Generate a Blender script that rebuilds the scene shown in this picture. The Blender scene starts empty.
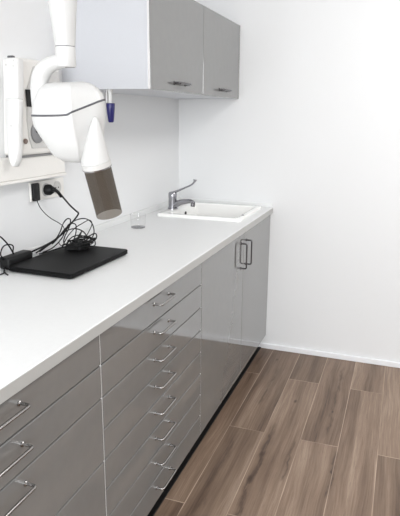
import bpy, bmesh, math, random
from mathutils import Vector, Matrix
random.seed(4)
S = bpy.context.scene
COL = S.collection
PI = math.pi

# ------------------------------------------------------------------ helpers
def lin(c):
    return tuple(((v/255)/12.92 if v/255 <= .04045 else ((v/255+.055)/1.055)**2.4) for v in c)

def mat(name, rgb, rough=.5, metal=0, spec=.5, bump=0, bscale=200, var=0, coat=0):
    m = bpy.data.materials.new(name); m.use_nodes = True
    nt = m.node_tree; b = nt.nodes['Principled BSDF']
    c = lin(rgb)
    b.inputs['Base Color'].default_value = (*c, 1)
    b.inputs['Roughness'].default_value = rough
    b.inputs['Metallic'].default_value = metal
    b.inputs['Specular IOR Level'].default_value = spec
    b.inputs['Coat Weight'].default_value = coat
    b.inputs['Coat Roughness'].default_value = .03
    if var or bump:
        tc = nt.nodes.new('ShaderNodeNewGeometry')
        n = nt.nodes.new('ShaderNodeTexNoise'); n.inputs['Scale'].default_value = bscale
        n.inputs['Detail'].default_value = 4
        nt.links.new(tc.outputs['Position'], n.inputs['Vector'])
        if var:
            r = nt.nodes.new('ShaderNodeValToRGB')
            r.color_ramp.elements[0].position = .3; r.color_ramp.elements[1].position = .7
            r.color_ramp.elements[0].color = (*[v*(1-var) for v in c], 1)
            r.color_ramp.elements[1].color = (*[min(1, v*(1+var)) for v in c], 1)
            nt.links.new(n.outputs['Fac'], r.inputs['Fac'])
            nt.links.new(r.outputs['Color'], b.inputs['Base Color'])
        if bump:
            bp = nt.nodes.new('ShaderNodeBump'); bp.inputs['Strength'].default_value = bump
            bp.inputs['Distance'].default_value = .001
            nt.links.new(n.outputs['Fac'], bp.inputs['Height'])
            nt.links.new(bp.outputs['Normal'], b.inputs['Normal'])
    return m

def clear_mat(name, tint, refl_rough=.03, ior=1.45):
    m = bpy.data.materials.new(name); m.use_nodes = True
    nt = m.node_tree; nt.nodes.clear()
    out = nt.nodes.new('ShaderNodeOutputMaterial'); mx = nt.nodes.new('ShaderNodeMixShader')
    t = nt.nodes.new('ShaderNodeBsdfTransparent'); g = nt.nodes.new('ShaderNodeBsdfGlossy')
    lw = nt.nodes.new('ShaderNodeLayerWeight'); lw.inputs['Blend'].default_value = .5
    pw = nt.nodes.new('ShaderNodeMath'); pw.operation = 'POWER'; pw.inputs[1].default_value = 4
    f = nt.nodes.new('ShaderNodeMath'); f.operation = 'MULTIPLY_ADD'; f.inputs[1].default_value = ior-1.02; f.inputs[2].default_value = .03
    nt.links.new(lw.outputs['Facing'], pw.inputs[0]); nt.links.new(pw.outputs[0], f.inputs[0])
    t.inputs['Color'].default_value = (*tint, 1); g.inputs['Roughness'].default_value = refl_rough
    nt.links.new(f.outputs[0], mx.inputs[0]); nt.links.new(t.outputs[0], mx.inputs[1])
    nt.links.new(g.outputs[0], mx.inputs[2]); nt.links.new(mx.outputs[0], out.inputs['Surface'])
    return m

def obj(name, bm, m, parent=None, smooth=None):
    bmesh.ops.recalc_face_normals(bm, faces=bm.faces[:])
    me = bpy.data.meshes.new(name); bm.to_mesh(me); bm.free()
    me.materials.append(m)
    if smooth is not None:
        me.polygons.foreach_set('use_smooth', [True]*len(me.polygons))
        if smooth: me.set_sharp_from_angle(angle=math.radians(smooth))
    o = bpy.data.objects.new(name, me); COL.objects.link(o)
    if parent: o.parent = parent
    return o

def tag(o, label=None, cat=None, group=None, kind=None):
    if label: o['label'] = label
    if cat: o['category'] = cat
    if group: o['group'] = group
    if kind: o['kind'] = kind
    return o

def thing(name, label, cat, loc=(0, 0, 0), rz=0, group=None):
    o = bpy.data.objects.new(name, None); COL.objects.link(o)
    o.empty_display_size = .05
    o.location = loc; o.rotation_euler = (0, 0, rz)
    return tag(o, label, cat, group)

def box(bm, x0, x1, y0, y1, z0, z1, bev=0, seg=2):
    r = bmesh.ops.create_cube(bm, size=1)
    vs = r['verts']
    for v in vs:
        v.co = Vector((x0+(v.co.x+.5)*(x1-x0), y0+(v.co.y+.5)*(y1-y0), z0+(v.co.z+.5)*(z1-z0)))
    if bev:
        es = {e for v in vs for e in v.link_edges}
        bmesh.ops.bevel(bm, geom=list(es), offset=bev, segments=seg, affect='EDGES', profile=.5)
    return bm

def bx(*a, **k):
    return box(bmesh.new(), *a, **k)

def catmull(pts, n=8, closed=False):
    P = [Vector(p) for p in pts]; out = []; N = len(P)
    rng = range(N) if closed else range(N-1)
    for i in rng:
        if closed: a, b, c, d = P[i-1], P[i], P[(i+1) % N], P[(i+2) % N]
        else: a, b, c, d = P[max(i-1, 0)], P[i], P[i+1], P[min(i+2, N-1)]
        for k in range(n):
            t = k/n
            out.append(.5*((2*b)+(c-a)*t+(2*a-5*b+4*c-d)*t*t+(3*b-a-3*c+d)*t**3))
    if not closed: out.append(P[-1])
    return out

def loft(bm, rings, cap0=True, cap1=True, closed=True):
    R = [[bm.verts.new(p) for p in r] for r in rings]
    n = len(R[0])
    for a, b in zip(R, R[1:]):
        for i in range(n if closed else n-1):
            bm.faces.new((a[i], a[(i+1) % n], b[(i+1) % n], b[i]))
    if cap0: bm.faces.new(R[0][::-1])
    if cap1: bm.faces.new(R[-1])
    return bm

def tube(bm, path, rad, seg=10, closed=False):
    P = [Vector(p) for p in path]; N = len(P)
    rads = rad if isinstance(rad, (list, tuple)) else [rad]*N
    T = []
    for i in range(N):
        a = P[i-1] if (i or closed) else P[0]; b = P[(i+1) % N] if (i < N-1 or closed) else P[-1]
        T.append((b-a).normalized())
    nrm = T[0].orthogonal().normalized(); rings = []
    for i in range(N):
        nrm = (nrm - T[i]*nrm.dot(T[i])).normalized(); bi = T[i].cross(nrm)
        rings.append([P[i]+(nrm*math.cos(2*PI*k/seg)+bi*math.sin(2*PI*k/seg))*rads[i] for k in range(seg)])
    if closed: rings.append(rings[0]); return loft(bm, rings, False, False)
    return loft(bm, rings)

def ring(c, ax, r, n=32):
    ax = Vector(ax).normalized(); a = ax.orthogonal().normalized()
    if abs(ax.z) > .3: a = (Vector((1, 0, 0))-ax*ax.x).normalized()
    b = ax.cross(a); c = Vector(c)
    return [c+(a*math.cos(2*PI*k/n)+b*math.sin(2*PI*k/n))*r for k in range(n)]

def lathe(bm, prof, c=(0, 0, 0), ax=(0, 0, 1), n=32, cap0=True, cap1=True):
    ax = Vector(ax).normalized(); c = Vector(c)
    return loft(bm, [ring(c+ax*h, ax, r, n) for r, h in prof], cap0, cap1)

def rodpath(pts, r, n=6):
    """polyline with rounded corners"""
    P = [Vector(p) for p in pts]; out = [P[0]]
    for i in range(1, len(P)-1):
        a = (P[i-1]-P[i]).normalized(); b = (P[i+1]-P[i]).normalized()
        p0 = P[i]+a*r; p1 = P[i]+b*r
        for k in range(n+1):
            t = k/n; out.append((1-t)**2*p0+2*t*(1-t)*P[i]+t*t*p1)
    out.append(P[-1]); return out

# ------------------------------------------------------------------ materials
M = {}
M['wall'] = mat('white_wall_paint', (226, 227, 228), .75, bump=.04, bscale=300)
M['ceil'] = mat('ceiling_paint', (240, 240, 240), .8, bump=.03, bscale=200)
M['base'] = mat('white_baseboard', (232, 233, 236), .4, bump=.02)
M['door'] = mat('grey_gloss_laminate', (116, 116, 115), .03, spec=1.0, var=.02, bscale=30, coat=.3)
M['side'] = mat('pale_grey_laminate', (201, 203, 208), .35, var=.01)
M['carc'] = mat('carcass_laminate', (232, 232, 234), .5, var=.01)
M['edge'] = mat('dark_grey_plinth', (44, 41, 40), .5, var=.1)
M['top'] = mat('white_worktop_laminate', (224, 225, 225), .35, var=.01, bscale=60)
M['band'] = mat('grey_white_edge_band', (176, 176, 174), .35, var=.01)
M['ceram'] = mat('white_ceramic', (242, 242, 240), .12, spec=.5, var=.005)
M['chrome'] = mat('chrome', (158, 158, 163), .12, 1, var=.01)
M['steel'] = mat('brushed_steel', (158, 156, 155), .2, 1, var=.03)
M['dsteel'] = mat('dark_steel', (98, 96, 98), .25, 1, var=.03)
M['hole'] = mat('dark_hole', (40, 40, 42), .4, .5, var=.05)
M['white'] = mat('white_plastic', (214, 214, 213), .3, var=.005)
M['xray'] = mat('white_enamel', (198, 198, 197), .35, var=.005)
M['offw'] = mat('offwhite_plastic', (228, 226, 222), .35, var=.01)
M['grey'] = mat('grey_plastic', (128, 128, 130), .4, var=.03)
M['lgrey'] = mat('light_grey_plastic', (196, 195, 193), .4, var=.02)
M['black'] = mat('black_plastic', (17, 17, 18), .5, spec=.3, var=.1, bump=.05, bscale=600)
M['lap'] = mat('black_laptop_shell', (11, 11, 12), .5, spec=.15, var=.08, bump=.03, bscale=800)
M['cable'] = mat('black_cable', (13, 13, 14), .5, spec=.25, var=.1)
M['navy'] = mat('navy_plastic', (32, 30, 98), .3, var=.05)
M['seam'] = mat('seam_grey', (84, 84, 88), .5, var=.05)
M['brown'] = mat('brown_button', (122, 106, 98), .5, var=.05)
M['smoke'] = clear_mat('smoked_clear_plastic', (.37, .335, .30), .08, 1.25)
M['clear'] = clear_mat('clear_plastic', (.975, .975, .975), .06, 1.62)
M['base_clear'] = clear_mat('thick_clear_base', (.72, .72, .73), .1, 1.4)

def wood():
    m = bpy.data.materials.new('wood_plank_floor'); m.use_nodes = True
    nt = m.node_tree; b = nt.nodes['Principled BSDF']; L = nt.links.new
    def N(t, **k):
        n = nt.nodes.new(t)
        for a, v in k.items(): setattr(n, a, v)
        return n
    def mth(op, a, bb=None, c=None, clamp=False):
        n = N('ShaderNodeMath', operation=op); n.use_clamp = clamp
        for i, v in enumerate((a, bb, c)):
            if v is None: continue
            if isinstance(v, (int, float)): n.inputs[i].default_value = v
            else: L(v, n.inputs[i])
        return n.outputs[0]
    def vec(x, y, z):
        n = N('ShaderNodeCombineXYZ')
        for i, v in enumerate((x, y, z)):
            if isinstance(v, (int, float)): n.inputs[i].default_value = v
            else: L(v, n.inputs[i])
        return n.outputs[0]
    def noise(v, scale=1, det=4, rough=.55, dist=0):
        n = N('ShaderNodeTexNoise'); L(v, n.inputs['Vector'])
        n.inputs['Scale'].default_value = scale; n.inputs['Detail'].default_value = det
        n.inputs['Roughness'].default_value = rough; n.inputs['Distortion'].default_value = dist
        return n.outputs['Fac']
    def ramp(f, stops):
        n = N('ShaderNodeValToRGB'); e = n.color_ramp.elements
        while len(e) < len(stops): e.new(.5)
        for el, (p, c) in zip(e, stops): el.position = p; el.color = (*c, 1)
        L(f, n.inputs[0]); return n.outputs[0]
    def smooth(x, lo, hi):
        n = N('ShaderNodeMapRange'); n.interpolation_type = 'SMOOTHSTEP'
        L(x, n.inputs['Value']); n.inputs['From Min'].default_value = lo; n.inputs['From Max'].default_value = hi
        return n.outputs[0]
    def mix(f, a, bb, mode='MIX'):
        n = N('ShaderNodeMix', data_type='RGBA', blend_type=mode)
        L(f, n.inputs[0]) if not isinstance(f, (int, float)) else setattr(n.inputs[0], 'default_value', f)
        for k, v in ((6, a), (7, bb)):
            if isinstance(v, tuple): n.inputs[k].default_value = (*v, 1)
            else: L(v, n.inputs[k])
        return n.outputs[2]
    g = N('ShaderNodeNewGeometry'); sp = N('ShaderNodeSeparateXYZ'); L(g.outputs['Position'], sp.inputs[0])
    X, Y = sp.outputs[0], sp.outputs[1]
    u = mth('DIVIDE', mth('SUBTRACT', X, .646), .168)
    ix = mth('FLOOR', u); fx = mth('FRACT', u)
    par = mth('FLOORED_MODULO', ix, 2)
    v = mth('DIVIDE', mth('ADD', Y, mth('SUBTRACT', .962, mth('MULTIPLY', par, .585))), 1.17)
    iy = mth('FLOOR', v); fy = mth('FRACT', v)
    wn = N('ShaderNodeTexWhiteNoise', noise_dimensions='3D'); L(vec(ix, iy, 3.3), wn.inputs['Vector'])
    rnd = wn.outputs['Value']
    rz = mth('MULTIPLY', rnd, 37)
    wob = mth('MULTIPLY', mth('SUBTRACT', noise(vec(mth('MULTIPLY', X, 3), mth('MULTIPLY', Y, 1.6), rz), 1, 2), .5), .045)
    XW = mth('ADD', X, wob)
    broad = noise(vec(mth('MULTIPLY', XW, 17), mth('MULTIPLY', Y, .8), rz), 1, 3, .5)
    fine = noise(vec(mth('MULTIPLY', XW, 150), mth('MULTIPLY', Y, 4), rz), 1, 5, .65)
    pores = noise(vec(mth('MULTIPLY', XW, 420), mth('MULTIPLY', Y, 14), rz), 1, 3, .6)
    t = mth('ADD', mth('MULTIPLY', broad, .62), mth('MULTIPLY', fine, .38))
    c = ramp(t, [(.30, lin((72, 56, 46))), (.43, lin((110, 91, 77))), (.56, lin((134, 114, 98))), (.72, lin((166, 147, 130)))])
    c = mix(1.0, c, ramp(rnd, [(0, (.80, .79, .78)), (.5, (.98, .97, .96)), (1, (1.06, 1.06, 1.06))]), 'MULTIPLY')
    c = mix(mth('MULTIPLY', smooth(pores, .56, .72), .35), c, lin((80, 62, 52)))
    # knots and dark mineral streaks in some of the planks
    wig = mth('MULTIPLY', mth('SUBTRACT', noise(vec(0.0, mth('MULTIPLY', Y, 7), 2.0), 1, 3), .5), .05)
    patch = smooth(noise(vec(mth('MULTIPLY', X, 90), mth('MULTIPLY', Y, 10), 5.0), 1, 4, .6), .30, .62)
    for (xc, y0, y1, w, s) in ((.847, -.84, -1.62, .017, .9), (1.088, -.08, -.93, .012, .6), (1.147, -.98, -1.34, .010, .7),
                               (.60, -.02, -.27, .014, .8), (.962, -.97, -1.3, .007, .6), (.73, -.25, -.75, .012, .45), (.70, -1.0, -1.6, .02, .35)):
        dx = mth('ABSOLUTE', mth('SUBTRACT', mth('ADD', X, wig), xc))
        e = mth('SUBTRACT', 1, smooth(dx, 0, w*1.3))
        ym, yh = (y0+y1)/2, abs(y1-y0)/2
        dy = mth('ABSOLUTE', mth('SUBTRACT', Y, ym))
        e = mth('MULTIPLY', mth('MULTIPLY', e, mth('SUBTRACT', 1, smooth(dy, yh*.7, yh))), patch)
        core = mth('MULTIPLY', mth('SUBTRACT', 1, smooth(dx, w*.15, w*.6)), mth('MULTIPLY', patch, mth('SUBTRACT', 1, smooth(dy, yh*.7, yh))))
        c = mix(mth('MULTIPLY', e, s), c, lin((66, 52, 44)))
        c = mix(mth('MULTIPLY', core, s*.6), c, lin((44, 33, 27)))
        e2 = mth('MULTIPLY', mth('SUBTRACT', 1, smooth(dx, 0, w*3.2)), mth('SUBTRACT', 1, smooth(dy, yh*.6, yh*1.15)))
        c = mix(mth('MULTIPLY', e2, s*.45), c, lin((98, 79, 66)))
    for (xc, yc, r) in ((.842, -1.13, .016), (.846, -1.32, .02), (1.146, -1.16, .010), (.90, -.62, .012), (1.09, -.66, .008), (.70, -.15, .010)):
        ddx = mth('MULTIPLY', mth('ADD', mth('SUBTRACT', X, xc), wig), 1.6); ddy = mth('MULTIPLY', mth('SUBTRACT', Y, yc), .7)
        rr_ = mth('SQRT', mth('ADD', mth('MULTIPLY', ddx, ddx), mth('MULTIPLY', ddy, ddy)))
        c = mix(mth('MULTIPLY', mth('SUBTRACT', 1, smooth(rr_, r*.3, r*1.5)), .75), c, lin((60, 46, 38)))
    dxs = mth('ABSOLUTE', mth('SUBTRACT', fx, .5)); dys = mth('ABSOLUTE', mth('SUBTRACT', fy, .5))
    sl = smooth(dxs, .5-.013, .5-.006); sb = smooth(dys, .5-.0022, .5-.001)
    worn = smooth(noise(vec(mth('MULTIPLY', X, 5), mth('MULTIPLY', Y, 2.5), 9.0), 1, 2), .35, .6)
    c = mix(mth('MULTIPLY', mth('MAXIMUM', sl, sb), mth('MULTIPLY_ADD', worn, .5, .2)), c, lin((190, 170, 152)))
    L(c, b.inputs['Base Color'])
    b.inputs['Roughness'].default_value = .42
    b.inputs['Specular IOR Level'].default_value = .35
    bp = N('ShaderNodeBump'); bp.inputs['Strength'].default_value = .15; bp.inputs['Distance'].default_value = .001
    L(mth('SUBTRACT', fine, mth('MAXIMUM', sl, sb)), bp.inputs['Height']); L(bp.outputs[0], b.inputs['Normal'])
    return m
M['floor'] = wood()

# ------------------------------------------------------------------ room shell
RX, RY, RZ = 4.8, -5.2, 2.75
def struct(name, bm, m, label=None):
    o = obj(name, bm, m); o['kind'] = 'structure'
    if label: tag(o, label, name.split('_')[0])
    return o
struct('floor', bx(-.1, RX+.1, RY-.1, .1, -.1, 0), M['floor'], 'brown wood plank floor with pale joints')
struct('ceiling', bx(-.1, RX+.1, RY-.1, .1, RZ, RZ+.1), M['ceil'], 'white painted ceiling above the room')
struct('wall_left', bx(-.1, 0, RY, 0, 0, RZ), M['wall'], 'white wall behind the worktop and wall cabinet')
struct('wall_back', bx(-.1, RX+.1, 0, .1, 0, RZ), M['wall'], 'plain white end wall past the sink')
def holed(x0, x1, y0, y1, axis, a0, a1, z0, z1):
    bm = bmesh.new()
    if axis == 'y':
        box(bm, x0, x1, y0, a0, 0, RZ); box(bm, x0, x1, a1, y1, 0, RZ)
        box(bm, x0, x1, a0, a1, 0, z0); box(bm, x0, x1, a0, a1, z1, RZ)
    else:
        box(bm, x0, a0, y0, y1, 0, RZ); box(bm, a1, x1, y0, y1, 0, RZ)
        box(bm, a0, a1, y0, y1, 0, z0); box(bm, a0, a1, y0, y1, z1, RZ)
    return bm
struct('wall_right', bx(RX, RX+.1, RY, 0, 0, RZ), M['wall'], 'white wall opposite the worktop')
struct('wall_front', holed(-.1, RX+.1, RY-.1, RY, 'x', .2, 2.6, .75, 2.15), M['wall'], 'white wall with the window opening')
wf = struct('window_1', bmesh.new(), M['base'], 'wide white framed window letting in daylight')
bm = bmesh.new()
for a in (.2, 1.38, 2.56): box(bm, a, a+.04, RY-.08, RY-.03, .75, 2.15)
for z in (.75, 2.11): box(bm, .24, 2.56, RY-.08, RY-.03, z, z+.04)
obj('window_frame', bm, M['base'], wf)
struct('baseboard_back', bx(.545, RX, -.013, 0, 0, .033, bev=.003), M['base'], 'low white baseboard along the end wall')

# ------------------------------------------------------------------ base cabinets
W = .604                 # worktop front
DX = W-.012              # door faces
Y1, Y2, Y3 = -2.029, -1.2245, -2.833
ZT, D = .8664, .0973
ZB = ZT-8*D
G = .0018                # half gap

def handle(name, p, q, out, parent, r=.0037, label='chrome bar handle', m='steel'):
    """rounded D handle from p to q standing `out` off the surface (+x)"""
    p, q = Vector(p), Vector(q); o = Vector((out, 0, 0))
    bm = bmesh.new()
    tube(bm, rodpath([p, p+o, q+o, q], .009), r, 10)
    for e in (p, q):
        lathe(bm, [(r*1.7, 0), (r*1.7, .003), (r*1.2, .005)], e, (1, 0, 0), 14)
    return obj(name, bm, M[m], parent, 40)

def carcass(parent, y0, y1, open_top=False):
    bm = bmesh.new()
    xb = DX-.02
    box(bm, .003, xb, y0, y0+.018, ZB, .865); box(bm, .003, xb, y1-.018, y1, ZB, .865)
    box(bm, .003, .008, y0+.018, y1-.018, ZB, .865)
    box(bm, .008, xb, y0+.018, y1-.018, ZB, ZB+.018)
    if not open_top: box(bm, .008, xb, y0+.018, y1-.018, .847, .865)
    for a, b in ((y0, y0+G*.85), (y1-G*.85, y1)): box(bm, xb, DX-.0017, a, b, ZB, ZT)
    obj('carcass', bm, M['carc'], parent)
    pl = obj('plinth', bx(.05, DX-.06, y0, y1, 0, ZB-.001), M['edge'], parent)
    obj('plinth_shade_strip', bx(DX-.061, DX-.026, y0, y1, 0, .006, bev=.002), M['black'], pl)  # black strip added on the floor to stand in for shade under the doors

def drawer(parent, y0, y1, zt, zb, drop=.034):
    d = obj('drawer', bx(DX-.019, DX, y0+G, y1-G, zb+G, zt-G, bev=.0018), M['door'], parent)
    yc = (y0+y1)/2; z = zt-drop
    handle('handle', (DX, yc-.060, z), (DX, yc+.060, z), .029, d)
    return d

t = thing('drawer_cabinet', 'glossy grey cabinet of eight slim drawers beside the sink cabinet', 'cabinet', (0, 0, 0), group='grey base cabinets')
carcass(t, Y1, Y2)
for k in range(8): drawer(t, Y1, Y2, ZT-k*D, ZT-(k+1)*D)

t = thing('drawer_cabinet', 'glossy grey drawer cabinet with deeper lower drawers, nearest the camera', 'cabinet', (0, 0, 0), group='grey base cabinets')
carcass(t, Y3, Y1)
for a, b_ in ((0, 1), (1, 2), (2, 4), (4, 6), (6, 8)): drawer(t, Y3, Y1, ZT-a*D, ZT-b_*D)

t = thing('sink_cabinet', 'glossy grey two-door cabinet under the white sink', 'cabinet', (0, 0, 0), group='grey base cabinets')
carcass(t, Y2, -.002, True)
YM = -.596
for y0, y1, hy in ((Y2, YM, -.643), (YM, -.004, -.549)):
    d = obj('door', bx(DX-.019, DX, y0+G, y1-G, ZB+G, ZT-G, bev=.0018), M['door'], t)
    handle('handle', (DX, hy, .687), (DX, hy, .813), .029, d, m='dsteel')

# ------------------------------------------------------------------ worktop with sink cut-out
SX0, SX1, SY0, SY1 = .082, .552, -.535, -.065
bm = bmesh.new()
zb, zt = .8665, .90
CX0, CX1, CY0, CY1 = SX0+.02, SX1-.02, SY0+.02, SY1-.02
def hole_slab(bm):
    xs = [0.0, CX0, CX1, W-.003, W]; ys = [Y3-.02, CY0, CY1, 0.0]
    outer = [(0, ys[0]), (W, ys[0]), (W, 0), (0, 0)]
    inner = [(CX0, CY0), (CX1, CY0), (CX1, CY1), (CX0, CY1)]
    def V(l, z): return [bm.verts.new((x, y, z)) for x, y in l]
    c = .0025
    ot = V([(0, ys[0]), (W-c, ys[0]), (W-c, 0), (0, 0)], zt)
    om = V(outer, zt-c); ob = V(outer, zb+c); obt = V([(0, ys[0]), (W-c, ys[0]), (W-c, 0), (0, 0)], zb)
    it, ib = V(inner, zt), V(inner, zb)
    for i in range(4):
        j = (i+1) % 4
        for a, b2 in ((it, ot), (ot, om), (om, ob), (ob, obt), (obt, ib), (ib, it)):
            bm.faces.new((a[i], a[j], b2[j], b2[i]))
hole_slab(bm)
wt = obj('worktop', bm, M['top'])
obj('edge_band', bx(W-.001, W+.0012, Y3-.02, 0, zb+.001, zt-.002, bev=.0008), M['band'], wt)
tag(wt, 'long white laminate worktop along the left wall', 'worktop')
bm = bmesh.new()
box(bm, 0, .012, Y3-.02, 0, .9, .93, bev=.002); box(bm, .012, W-.004, -.012, 0, .9, .925, bev=.002)
tag(obj('trim_1', bm, M['top']), 'low white upstand strip along the back of the worktop', 'upstand', kind='structure')

# ------------------------------------------------------------------ sink
def rrect(x0, x1, y0, y1, r, z, n=6):
    out = []
    for cx, cy, a0 in ((x1-r, y1-r, 0), (x0+r, y1-r, PI/2), (x0+r, y0+r, PI), (x1-r, y0+r, 1.5*PI)):
        for k in range(n+1):
            a = a0+PI/2*k/n; out.append(Vector((cx+r*math.cos(a), cy+r*math.sin(a), z)))
    return out
t = thing('sink', 'white rectangular ceramic sink set into the worktop by the end wall', 'sink', (.3, -.3, .9))
def loc(rings): return [[p-Vector((.3, -.3, .9)) for p in r] for r in rings]
BX0, BX1, BY0, BY1 = .150, .515, -.497, -.105
bm = bmesh.new()
loft(bm, loc([rrect(SX0, SX1, SY0, SY1, .02, .900), rrect(SX0, SX1, SY0, SY1, .02, .911),
              rrect(SX0+.004, SX1-.004, SY0+.004, SY1-.004, .018, .915),
              rrect(BX0-.008, BX1+.008, BY0-.008, BY1+.008, .03, .915),
              rrect(BX0, BX1, BY0, BY1, .03, .908),
              rrect(BX0+.012, BX1-.012, BY0+.012, BY1-.012, .035, .77),
              rrect(BX0+.05, BX1-.05, BY0+.05, BY1-.05, .04, .750),
              rrect(BX0+.15, BX1-.15, BY0+.15, BY1-.15, .04, .747)]), False, True)
b_ = obj('basin', bm, M['ceram'], t, 50)
obj('overflow_hole', lathe(bmesh.new(), [(.012, 0), (.012, .003), (.008, .004)], (.154-.3, 0.02, .879-.9), (1, 0, 0), 16), M['hole'], t, 40)
obj('drain', lathe(bmesh.new(), [(.035, 0), (.035, .003), (.028, .002)], (.025, 0, .7475-.9), (0, 0, 1), 24), M['chrome'], t, 40)
obj('plug_hole', lathe(bmesh.new(), [(.007, 0), (.007, .0015), (.004, .002)], (.533-.3, -.415+.3, .915-.9), (0, 0, 1), 14), M['hole'], t, 40)

# ------------------------------------------------------------------ tap
t = thing('tap', 'chrome lever tap with long lever standing behind the sink', 'tap', (.108, -.36, .915)); t.scale = (1.1, 1.1, 1.04)
obj('tap_body', lathe(bmesh.new(), [(.026, 0), (.026, .006), (.022, .010), (.021, .06), (.022, .066), (.022, .083), (.017, .091), (.006, .094)], (0, 0, 0)), M['chrome'], t, 40)
pth = catmull([(.012, 0, .022), (.045, -.004, .038), (.08, -.008, .046), (.108, -.012, .048), (.119, -.013, .040)], 6)
rr = [.019-.010*min(1, i/(len(pth)-5)) for i in range(len(pth))]
sp = obj('spout', tube(bmesh.new(), pth, rr, 16), M['chrome'], t, 60)
obj('aerator', lathe(bmesh.new(), [(.011, -.020), (.011, 0), (.009, .003)], (.116, -.013, .042), (.1, 0, 1), 16), M['dsteel'], sp, 40)
pth = catmull([(-.002, 0, .086), (.025, -.003, .097), (.07, -.008, .118), (.105, -.012, .135), (.122, -.013, .153), (.126, -.013, .165)], 6)
rr = [.0075-.003*min(1, i/12) + (.0045 if i > 24 else 0)*min(1, (i-24)/3) for i in range(len(pth))]
obj('lever', tube(bmesh.new(), pth, rr, 14), M['chrome'], t, 60)

# ------------------------------------------------------------------ wall cabinet
DU = .377; YU = -1.241; YUG = -.6218; ZU = 1.521; ZUT = 1.918
t = thing('wall_cabinet', 'grey two-door wall cabinet with pale end panel above the sink', 'cabinet', (0, 0, 0))
bm = bmesh.new()
xb = DU-.021
box(bm, 0, xb, -.022, -.004, ZU, ZUT)
box(bm, 0, xb, YU+.018, -.022, ZU+.002, ZU+.02); box(bm, 0, xb, YU+.018, -.022, ZUT-.018, ZUT)
box(bm, 0, .008, YU+.018, -.022, ZU+.02, ZUT-.018); box(bm, .008, xb, YUG-.009, YUG+.009, ZU+.02, ZUT-.018)
obj('carcass', bm, M['side'], t)
bm = bx(0, DU-.001, YU, YU+.017, ZU, ZUT, bev=.0006)
e = obj('end_panel', bm, M['side'], t)
obj('front_edging', bx(DU-.001, DU, YU+.0008, YU+.0162, ZU, ZUT), M['carc'], e)
for y0, y1 in ((YU+.0175, YUG), (YUG, -.004)):
    d = obj('door', bx(DU-.019, DU, y0+G, y1-G, ZU, ZUT, bev=.0018), M['door'], t)
    yc = (y0+y1)/2
    handle('handle', (DU, yc-.062, 1.556), (DU, yc+.062, 1.556), .028, d, r=.005, m='dsteel')

# navy nozzle hanging under the cabinet corner
t = thing('hanging_nozzle', 'navy blue tapered nozzle on a white neck hanging below the wall cabinet', 'nozzle', (.200, -1.215, ZU))
obj('nozzle_tip', lathe(bmesh.new(), [(.0165, -.052), (.0175, -.055), (.0165, -.075), (.0115, -.122), (.008, -.126)]), M['navy'], t, 40)
bm = lathe(bmesh.new(), [(.012, 0), (.012, -.006), (.008, -.008), (.008, -.05), (.012, -.053)])
box(bm, -.017, -.012, -.004, .004, -.052, 0, bev=.001)
obj('neck', bm, M['white'], t, 40)

# ------------------------------------------------------------------ trunking, control unit, handset
t = thing('wall_trunking', 'white boxed cable trunking fixed along the wall above the sockets', 'trunking', (0, 0, 0))
obj('cover', bx(0, .058, -2.6, -1.338, 1.203, 1.277, bev=.003), M['offw'], t)
obj('lower_lip', bx(0, .062, -2.6, -1.336, 1.192, 1.203, bev=.002), M['offw'], t)

t = thing('control_unit', 'off-white control box with dark display standing on the wall trunking', 'control unit', (0, -1.478, 1.277))
bm = bmesh.new()
rings = []
for x, i in ((.0, 0), (.058, 0), (.066, .004), (.069, .012)):
    rings.append([Vector((x, p.x-(.032*max(0, 1-p.y/.34)**1.5 if p.x < 0 else 0), p.y)) for p in rrect(-.112+i, .12-i, .006+i, .332-i, .014, 0, 5)])
loft(bm, rings)
obj('housing', bm, M['offw'], t, 50)
obj('foot_plate', bx(.0, .064, -.136, .125, 0, .006, bev=.001), M['grey'], t)
# raised curved faceplate with a recess edge
pl = [(-.046, .308), (-.073, .262), (-.090, .232), (-.101, .13), (-.096, .065), (-.082, .03), (.105, .03), (.105, .30)]
r0 = [Vector((.068, a, b)) for a, b in pl]; r1 = [Vector((.073, a*.985+.001, b)) for a, b in pl]
obj('faceplate', loft(bmesh.new(), [r0, r1]), M['lgrey'], t)
pl = [(-.099, .229), (-.062, .229), (-.074, .172), (-.097, .172)]
obj('display', loft(bmesh.new(), [[Vector((.072, a, b)) for a, b in pl], [Vector((.0755, a, b)) for a, b in pl]]), M['black'], t)
d = obj('dial', lathe(bmesh.new(), [(.036, 0), (.036, .004), (.033, .006)], (.073, -.050, .083), (1, 0, 0), 32), M['grey'], t, 40)
obj('dial_pointer', bx(.079, .085, -.064, -.036, .084, .11, bev=.002), M['black'], d)
obj('button', lathe(bmesh.new(), [(.009, 0), (.009, .006), (.007, .008)], (.068, -.116, .056), (1, 0, 0), 20), M['brown'], t, 40)
obj('marking_bar', bx(.0725, .0738, -.012, .028, .283, .288), M['grey'], t)

t = thing('handset', 'white elongated handset hanging on the side of the control box', 'handset', (.088, -1.680, 1.256)); t.rotation_euler = (math.radians(-5), 0, 0)
obj('holder', bx(-.036, -.022, .015, .084, .27, .315, bev=.003), M['offw'], t)
def slab(pl, y0, y1, r=.003):
    a = catmull([(x, 0, z) for x, z in pl], 5, True)
    c = sum(a, Vector())/len(a)
    def off(y, s): return [Vector((c.x+(p.x-c.x)*s, y, c.z+(p.z-c.z)*(1-(1-s)*.25))) for p in a]
    return loft(bmesh.new(), [off(y0, .88), off(y0+r, 1), off(y1-r, 1), off(y1, .88)])
obj('grip', slab([(-.026, .22), (-.026, .10), (-.02, .03), (-.006, .0), (.008, .004), (.019, .04), (.022, .12), (.022, .22)], -.012, .016), M['white'], t, 50)
obj('head_block', bx(-.027, .026, -.015, .02, .215, .345, bev=.006, seg=3), M['white'], t, 50)
obj('clip', bx(-.02, .002, -.006, .006, .343, .353, bev=.002), M['seam'], t)
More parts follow.
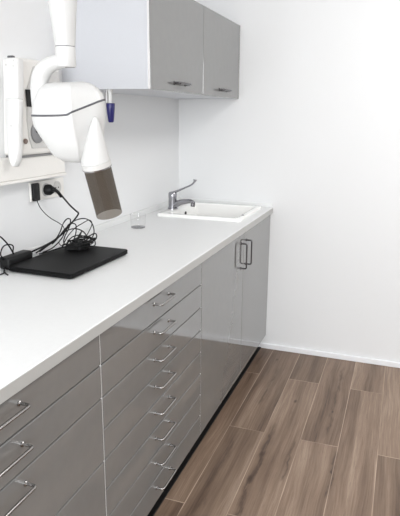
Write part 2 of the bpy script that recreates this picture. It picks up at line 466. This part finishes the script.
for x, z in ((.012, .335), (.010, .318), (-.018, .322)):
    obj('screw', lathe(bmesh.new(), [(.0028, 0), (.0028, .002)], (x, -.0145, z), (0, -1, 0), 10), M['lgrey'], t)
obj('ring_mark', lathe(bmesh.new(), [(.003, 0), (.003, .002)], (-.004, -.011, .13), (0, -1, 0), 12), M['lgrey'], t)

# ------------------------------------------------------------------ sockets, plugs
t = thing('wall_socket', 'white triple wall socket plate under the trunking', 'socket', (0, -1.385, 1.14))
bm = bmesh.new(); box(bm, 0, .009, -.115, .105, -.037, .037, bev=.003)
obj('socket_plate', bm, M['offw'], t)
for y in (-.089, -.020, .055):
    w = obj('socket_well', lathe(bmesh.new(), [(.026, .008), (.026, .0115), (.021, .0115), (.019, .0095)], (0, y, 0), (1, 0, 0), 28), M['lgrey'], t, 40)
    if y > .04:
        bm = bmesh.new()
        for s in (-1, 1): lathe(bm, [(.003, .0085), (.003, .0105)], (0, y+s*.009, 0), (1, 0, 0), 10)
        obj('pin_hole', bm, M['hole'], w)

def cable(name, pts, r, parent, n=6, m='cable', base=(0, 0, 0)):
    b0 = Vector(base)
    return obj(name, tube(bmesh.new(), catmull([Vector(p)-b0 for p in pts], n), r, 8), M[m], parent, 60)

B = (.010, -1.481, 1.14)
t = thing('charger', 'black square charger block in the first socket with a thin cable', 'charger', B)
obj('charger_body', bx(0, .014, -.019, .019, -.033, .033, bev=.004), M['black'], t, 40)
cable('charger_cable', [(.020, -1.481, 1.108), (.03, -1.487, 1.096), (.045, -1.497, 1.084), (.07, -1.503, 1.064), (.08, -1.478, 1.041), (.09, -1.448, 1.021), (.1, -1.432, 1.0), (.105, -1.45, .972), (.115, -1.493, .955), (.125, -1.47, .934), (.15, -1.433, .928)], .0016, t, base=B)

B = (.012, -1.405, 1.14)
t = thing('mains_lead', 'thick black mains cord with round plug in the middle socket', 'power cord', B)
obj('plug', lathe(bmesh.new(), [(.019, -.002), (.021, .004), (.021, .016), (.015, .026), (.011, .032), (.006, .034)], (0, 0, 0), (1, 0, 0), 24), M['black'], t, 40)
obj('plug_boot', tube(bmesh.new(), catmull([(.024, 0, 0), (.040, -.008, .004), (.05, .003, -.008), (.053, .018, -.026)], 5), [.009]*6+[.0065]*10, 12), M['black'], t, 60)
cable('cord', [(.060, -1.378, 1.118), (.065, -1.366, 1.102), (.07, -1.336, 1.072), (.07, -1.297, 1.045), (.072, -1.281, 1.031), (.072, -1.305, 1.014), (.07, -1.351, .991), (.065, -1.395, .966), (.06, -1.451, .949), (.055, -1.51, .939), (.05, -1.553, .934), (.045, -1.580, .930)], .0034, t, base=B)

# ------------------------------------------------------------------ power brick with its leads
B = (.046, -1.655, .9)
t = thing('power_brick', 'black power brick between laptop and wall with curling leads', 'power supply', B)
obj('brick_body', bx(-.024, .021, -.068, .068, .001, .044, bev=.009, seg=3), M['black'], t, 40)
obj('strain_relief', lathe(bmesh.new(), [(.009, 0), (.008, .01), (.005, .022)], (0, .064, .022), (0, 1, .1), 14), M['black'], t, 40)
for pts, r in (([(.03, -1.80, 1.035), (.03, -1.724, 1.02), (.03, -1.695, 1.0), (.035, -1.678, .976), (.04, -1.669, .955), (.043, -1.662, .936)], .0028),
               ([(.045, -1.715, .934), (.045, -1.735, .955), (.046, -1.733, .972), (.04, -1.71, .983), (.035, -1.677, .981), (.03, -1.65, .969), (.036, -1.660, .95), (.045, -1.667, .936)], .0024),
               ([(.044, -1.715, .93), (.04, -1.73, .945), (.045, -1.74, .943), (.05, -1.745, .923), (.06, -1.742, .910), (.072, -1.756, .904), (.10, -1.775, .903)], .0026),
               ([(.06, -1.85, .903), (.07, -1.80, .903), (.075, -1.765, .9035), (.06, -1.745, .9035), (.048, -1.722, .912)], .0024)):
    cable('lead', pts, r, t, base=B)

# ------------------------------------------------------------------ laptop and cable tangle
B = (.205, -1.55, .9)
t = thing('laptop', 'closed black laptop lying on the white worktop', 'laptop', B, rz=math.radians(-1.5))
def lslab(z0, z1, ins0, ins1, r=.012):
    return loft(bmesh.new(), [rrect(-.13+ins0, .13-ins0, -.193+ins0, .193-ins0, r, z0), rrect(-.13, .13, -.193, .193, r, (z0+z1)/2), rrect(-.13+ins1, .13-ins1, -.193+ins1, .193-ins1, r, z1)])
obj('base', lslab(.002, .0115, .006, .001), M['lap'], t, 40)
obj('lid', lslab(.0125, .021, .001, .002), M['lap'], t, 40)
for s in (-1, 1):
    for q in (-1, 1): obj('rubber_foot', lathe(bmesh.new(), [(.008, 0), (.008, .003)], (s*.1, q*.16, 0), (0, 0, 1), 12), M['black'], t)
obj('port', bx(.1262, .1296, -.12, -.107, .005, .009), M['grey'], t)

B = (.16, -1.43, .921)
t = thing('cable_bundle', 'tangled black cables heaped on the back of the laptop', 'cables', B)
for pts, r in (([(.08, -1.487, .946), (.09, -1.461, .965), (.1, -1.425, .995), (.11, -1.375, 1.018), (.12, -1.317, 1.019), (.13, -1.281, .999), (.14, -1.277, .966), (.14, -1.291, .94), (.14, -1.336, .927), (.15, -1.418, .928)], .0023),
               ([(.075, -1.560, .932), (.08, -1.526, .943), (.08, -1.466, .958), (.08, -1.43, .982), (.08, -1.407, 1.01), (.09, -1.393, 1.028), (.1, -1.384, 1.023), (.11, -1.413, .997), (.12, -1.458, .975), (.13, -1.482, .953), (.14, -1.458, .934)], .0023),
               ([(.12, -1.474, .943), (.13, -1.453, .975), (.14, -1.417, 1.0), (.15, -1.389, 1.011), (.15, -1.329, 1.017), (.15, -1.308, .997), (.15, -1.341, .966), (.16, -1.396, .95), (.17, -1.463, .938)], .0018),
               ([(.07, -1.575, .930), (.075, -1.52, .945), (.085, -1.46, .962), (.1, -1.42, .985), (.12, -1.385, .99), (.14, -1.36, .975), (.15, -1.35, .95), (.16, -1.38, .935)], .0024),
               ([(.078, -1.545, .927), (.09, -1.50, .935), (.1, -1.455, .96), (.105, -1.43, .99), (.11, -1.41, 1.012), (.12, -1.38, 1.005), (.13, -1.40, .97), (.14, -1.44, .945), (.15, -1.45, .930)], .0022),
               ([(.08, -1.57, .926), (.095, -1.52, .928), (.11, -1.47, .932), (.13, -1.43, .93), (.15, -1.40, .93)], .0026)):
    cable('cable', pts, r, t, base=B)
rnd = random.Random(7)
for k in range(9):                       # flat coils lying on the lid
    cx, cy = .15+rnd.uniform(-.015, .02), -1.40+rnd.uniform(-.02, .03)
    ax, ay = .040+rnd.uniform(-.014, .016), .062+rnd.uniform(-.018, .024)
    z0 = .926+.0035*k; tl = rnd.uniform(-.15, .28); ph = rnd.uniform(0, 6)
    pts = [(cx+ax*math.cos(ph+a), cy+ay*math.sin(ph+a), max(.925, z0+tl*ay*math.sin(ph+a)+.006*math.sin(3*a+k))) for a in [2*PI*i/14 for i in range(14)]]
    obj('coil', tube(bmesh.new(), catmull([Vector(p)-Vector(B) for p in pts], 4, True), .0024, 8, True), M['cable'], t, 60)
for k in range(10):                      # folded hank held by a tie
    o = (rnd.uniform(-.012, .012), rnd.uniform(-.012, .012)); z = .926+.0045*(k % 4)
    pts = [(.165+o[0]-.03, -1.475+o[1], z), (.175+o[0], -1.455+o[1], z+.004), (.18+o[0], -1.42, z+.006), (.17+o[0], -1.385+o[1], z+.003), (.15+o[1], -1.36+o[0], z)]
    cable('strand', pts, .0026, t, base=B)
obj('connector', tube(bmesh.new(), [Vector(p)-Vector(B) for p in ((.165, -1.468, .936), (.162, -1.44, .958), (.155, -1.41, .972), (.15, -1.388, .982))], [.005, .006, .004, .0025], 12), M['black'], t, 60)
bm = bx(.012, .022, -.028, .012, .0, .028, bev=.003); obj('cable_tie', bm, M['black'], t)

# ------------------------------------------------------------------ plastic cup
t = thing('cup', 'small clear plastic cup on the worktop in front of the sink', 'cup', (.137, -.862, .9)); t.scale = (1.18, 1.18, 1.12)
obj('cup_wall', lathe(bmesh.new(), [(.0285, .003), (.0325, .058)], n=36, cap0=False, cap1=False), M['clear'], t, 50)
obj('cup_rim', lathe(bmesh.new(), [(.0323, .0575), (.0329, .0583), (.0323, .0591), (.0317, .0583), (.0323, .0575)], n=36, cap0=False, cap1=False), M['clear'], t, 60)
obj('cup_base', lathe(bmesh.new(), [(.0265, .0005), (.0285, .002), (.0285, .0045), (.024, .004)], n=36), M['base_clear'], t, 40)

# ------------------------------------------------------------------ x-ray head on its arm
PSI = .3445
O = Vector((.502, -1.984, 1.402))
K = .00255
t = thing('dental_x_ray_head', 'white dental x-ray head on a jointed arm with smoked tube pointing down', 'x-ray machine', O, rz=PSI)
prof = [(0, 0), (.03, -.62), (.28, -.94), (.545, -1.04), (.62, -1.06), (.665, -.93), (.80, -.58), (.97, -.15), (1, .35), (.85, .85), (.5, 1), (.15, .85), (.02, .5)]
def hring(L, zl, R, zr, d, s=1, dz=0):
    cp = []
    for a, b in prof:
        x = L+(R-L)*a
        f = max(0, (a-.52)/.48)
        z = zl+(zr-zl)*(f if f < 1 else 1)
        x = (L+R)/2+(x-(L+R)/2)*s
        cp.append(Vector((x, b*d*s, z+dz))*K)
    return catmull(cp, 4, True)
tabs = [(-12, 39, 14, 40, 4), (-21, 37, 22, 38, 14), (-28, 31, 28.5, 33.5, 20), (-32.5, 20, 32, 29, 24), (-34.5, 8, 34, 23.5, 26)]
obj('upper_shell', loft(bmesh.new(), [hring(*r) for r in tabs]), M['xray'], t, 60)
s4 = tabs[-1]
obj('seam', loft(bmesh.new(), [hring(*s4, dz=-1.9, s=1.004), hring(*s4, dz=-1.6, s=1.012), hring(*s4, dz=-.1, s=1.012), hring(*s4, dz=.1, s=1.0)]), M['seam'], t, 60)
low = [(-34.5, 6.5, 34, 22, 26), (-33, -3, 34.5, 12, 26), (-28, -12, 33.5, -2, 24), (-22, -22, 32, -17, 21), (-17, -31, 28, -29, 16), (-8, -37, 20, -37.5, 9), (-2, -38.5, 13, -38.5, 3)]
obj('lower_shell', loft(bmesh.new(), [hring(*r) for r in low]), M['xray'], t, 60)
# beam cone, collar and smoked spacer tube
Ct = Vector((26.2, -8, -38.5))*K             # collar centre
Ax = Vector((8.4, 10.5, -47)).normalized()   # tube axis, tip leaning away
ap = Vector((29, -17, 6))*K
rings = []
for i in range(9):
    s = i/8
    c = ap.lerp(Ct-Ax*.014, s)
    a = Vector((-.08, .2, -1)).lerp(Ax, s**1.5)
    rings.append(ring(c, a, (.004+.0315*s**.8), 28))
rings.append(ring(Ct-Ax*.004, Ax, .0365, 28))
obj('beam_cone', loft(bmesh.new(), rings), M['xray'], t, 60)
obj('collar', lathe(bmesh.new(), [(.035, -.004), (.0375, -.002), (.0375, .010), (.0355, .012)], Ct, Ax, 36), M['lgrey'], t, 40)
obj('collar_band', lathe(bmesh.new(), [(.0360, .009), (.0379, .0095), (.0379, .013), (.0360, .0135)], Ct, Ax, 36), M['steel'], t, 40)
TL = .143
obj('spacer_tube', lathe(bmesh.new(), [(.0352, .010), (.0345, TL)], Ct, Ax, 40, False, False), M['smoke'], t, 60)
# yoke elbow, post, sleeve, arm to the wall
el = [(-2, 0, 58.5), (-12, 0, 57), (-20, 0, 53), (-25.5, 0, 46), (-28, 0, 37), (-28.5, 0, 26), (-28, 0, 14)]
pth = catmull([Vector(p)*K for p in el], 6)
obj('yoke', tube(bmesh.new(), pth, [.0165+.005*min(1, i/16) for i in range(len(pth))], 24), M['xray'], t, 60)
px = -1.0*K
obj('post', lathe(bmesh.new(), [(.0235, 53*K), (.0248, 54*K), (.0248, 71*K), (.0242, 71.5*K)], (px, 0, 0), n=32), M['xray'], t, 40)
obj('joint_ring', lathe(bmesh.new(), [(.0238, 71.3*K), (.0238, 72.2*K)], (px, 0, 0), n=32), M['seam'], t, 40)
sl = [ring((px-.004*k/6, 0, (72.1+k*21.5)*K), (0, 0, 1), .0247+.0115*min(1, k/2.2), 32) for k in range(7)]
obj('sleeve', loft(bmesh.new(), sl), M['xray'], t, 40)
obj('sleeve_collar', lathe(bmesh.new(), [(.0385, 124*K), (.0405, 125*K), (.0405, 150*K), (.0385, 151*K)], (px-.0015, 0, 0), n=32), M['xray'], t, 40)
# arm out of the top of the post, back to the wall (wall at world x = 0)
inv = Matrix.Rotation(-PSI, 4, 'Z')
def wl(p): return inv @ (Vector(p)-O)
topp = Vector((px-.004, 0, 200.9*K))
wp = wl((.03, -2.35, 2.12))
obj('arm', tube(bmesh.new(), rodpath([topp-Vector((0, 0, .05)), topp+Vector((0, 0, .17)), wp], .05), .032, 20), M['xray'], t, 60)
bm = lathe(bmesh.new(), [(.06, -.029), (.06, 0), (.05, .01)], wp, wl((1, 0, 0))-wl((0, 0, 0)), 28)
obj('wall_bracket', bm, M['xray'], t, 40)

# ------------------------------------------------------------------ light
def area(name, loc, rot, sx, sy, e, col=(1, 1, 1)):
    l = bpy.data.lights.new(name, 'AREA'); l.shape = 'RECTANGLE'; l.size = sx; l.size_y = sy
    l.energy = e; l.color = col
    o = bpy.data.objects.new(name, l); COL.objects.link(o); o.location = loc; o.rotation_euler = rot
    return o
area('window_daylight', (1.4, RY+.02, 1.45), (math.radians(90), 0, 0), 2.3, 1.35, 118, (.965, .985, 1))
for y, e in ((-1.0, 32), (-3.2, 12)):
    area('ceiling_lamp', (2.4, y, RZ-.02), (0, 0, 0), 1.2, .6, e, (1, .985, .96))
w = bpy.data.worlds.new('World'); S.world = w; w.use_nodes = True
nt = w.node_tree; bg = nt.nodes['Background']
sk = nt.nodes.new('ShaderNodeTexSky'); sk.sky_type = 'HOSEK_WILKIE'; sk.turbidity = 4
nt.links.new(sk.outputs[0], bg.inputs[0]); bg.inputs[1].default_value = .6

# ------------------------------------------------------------------ camera
f = 558.27
cam = bpy.data.cameras.new('camera'); co = bpy.data.objects.new('camera', cam); COL.objects.link(co)
yaw, pitch, roll = .3445, .2486, .0082
fw = Vector((-math.sin(yaw)*math.cos(pitch), math.cos(yaw)*math.cos(pitch), -math.sin(pitch)))
rt = Vector((math.cos(yaw), math.sin(yaw), 0)); up = rt.cross(fw)
r2 = rt*math.cos(roll)+up*math.sin(roll); u2 = up*math.cos(roll)-rt*math.sin(roll)
m3 = Matrix((r2, u2, -fw)).transposed()
co.matrix_world = Matrix.Translation((1.3093, -3.2455, 1.4217)) @ m3.to_4x4()
cam.sensor_fit = 'VERTICAL'; cam.sensor_height = 24; cam.lens = 24*f/516
cam.clip_start = .02
S.camera = co

vs = S.view_settings
vs.view_transform = 'Standard'; vs.look = 'None'; vs.gamma = 1; vs.use_curve_mapping = False
vs.exposure = 0.12
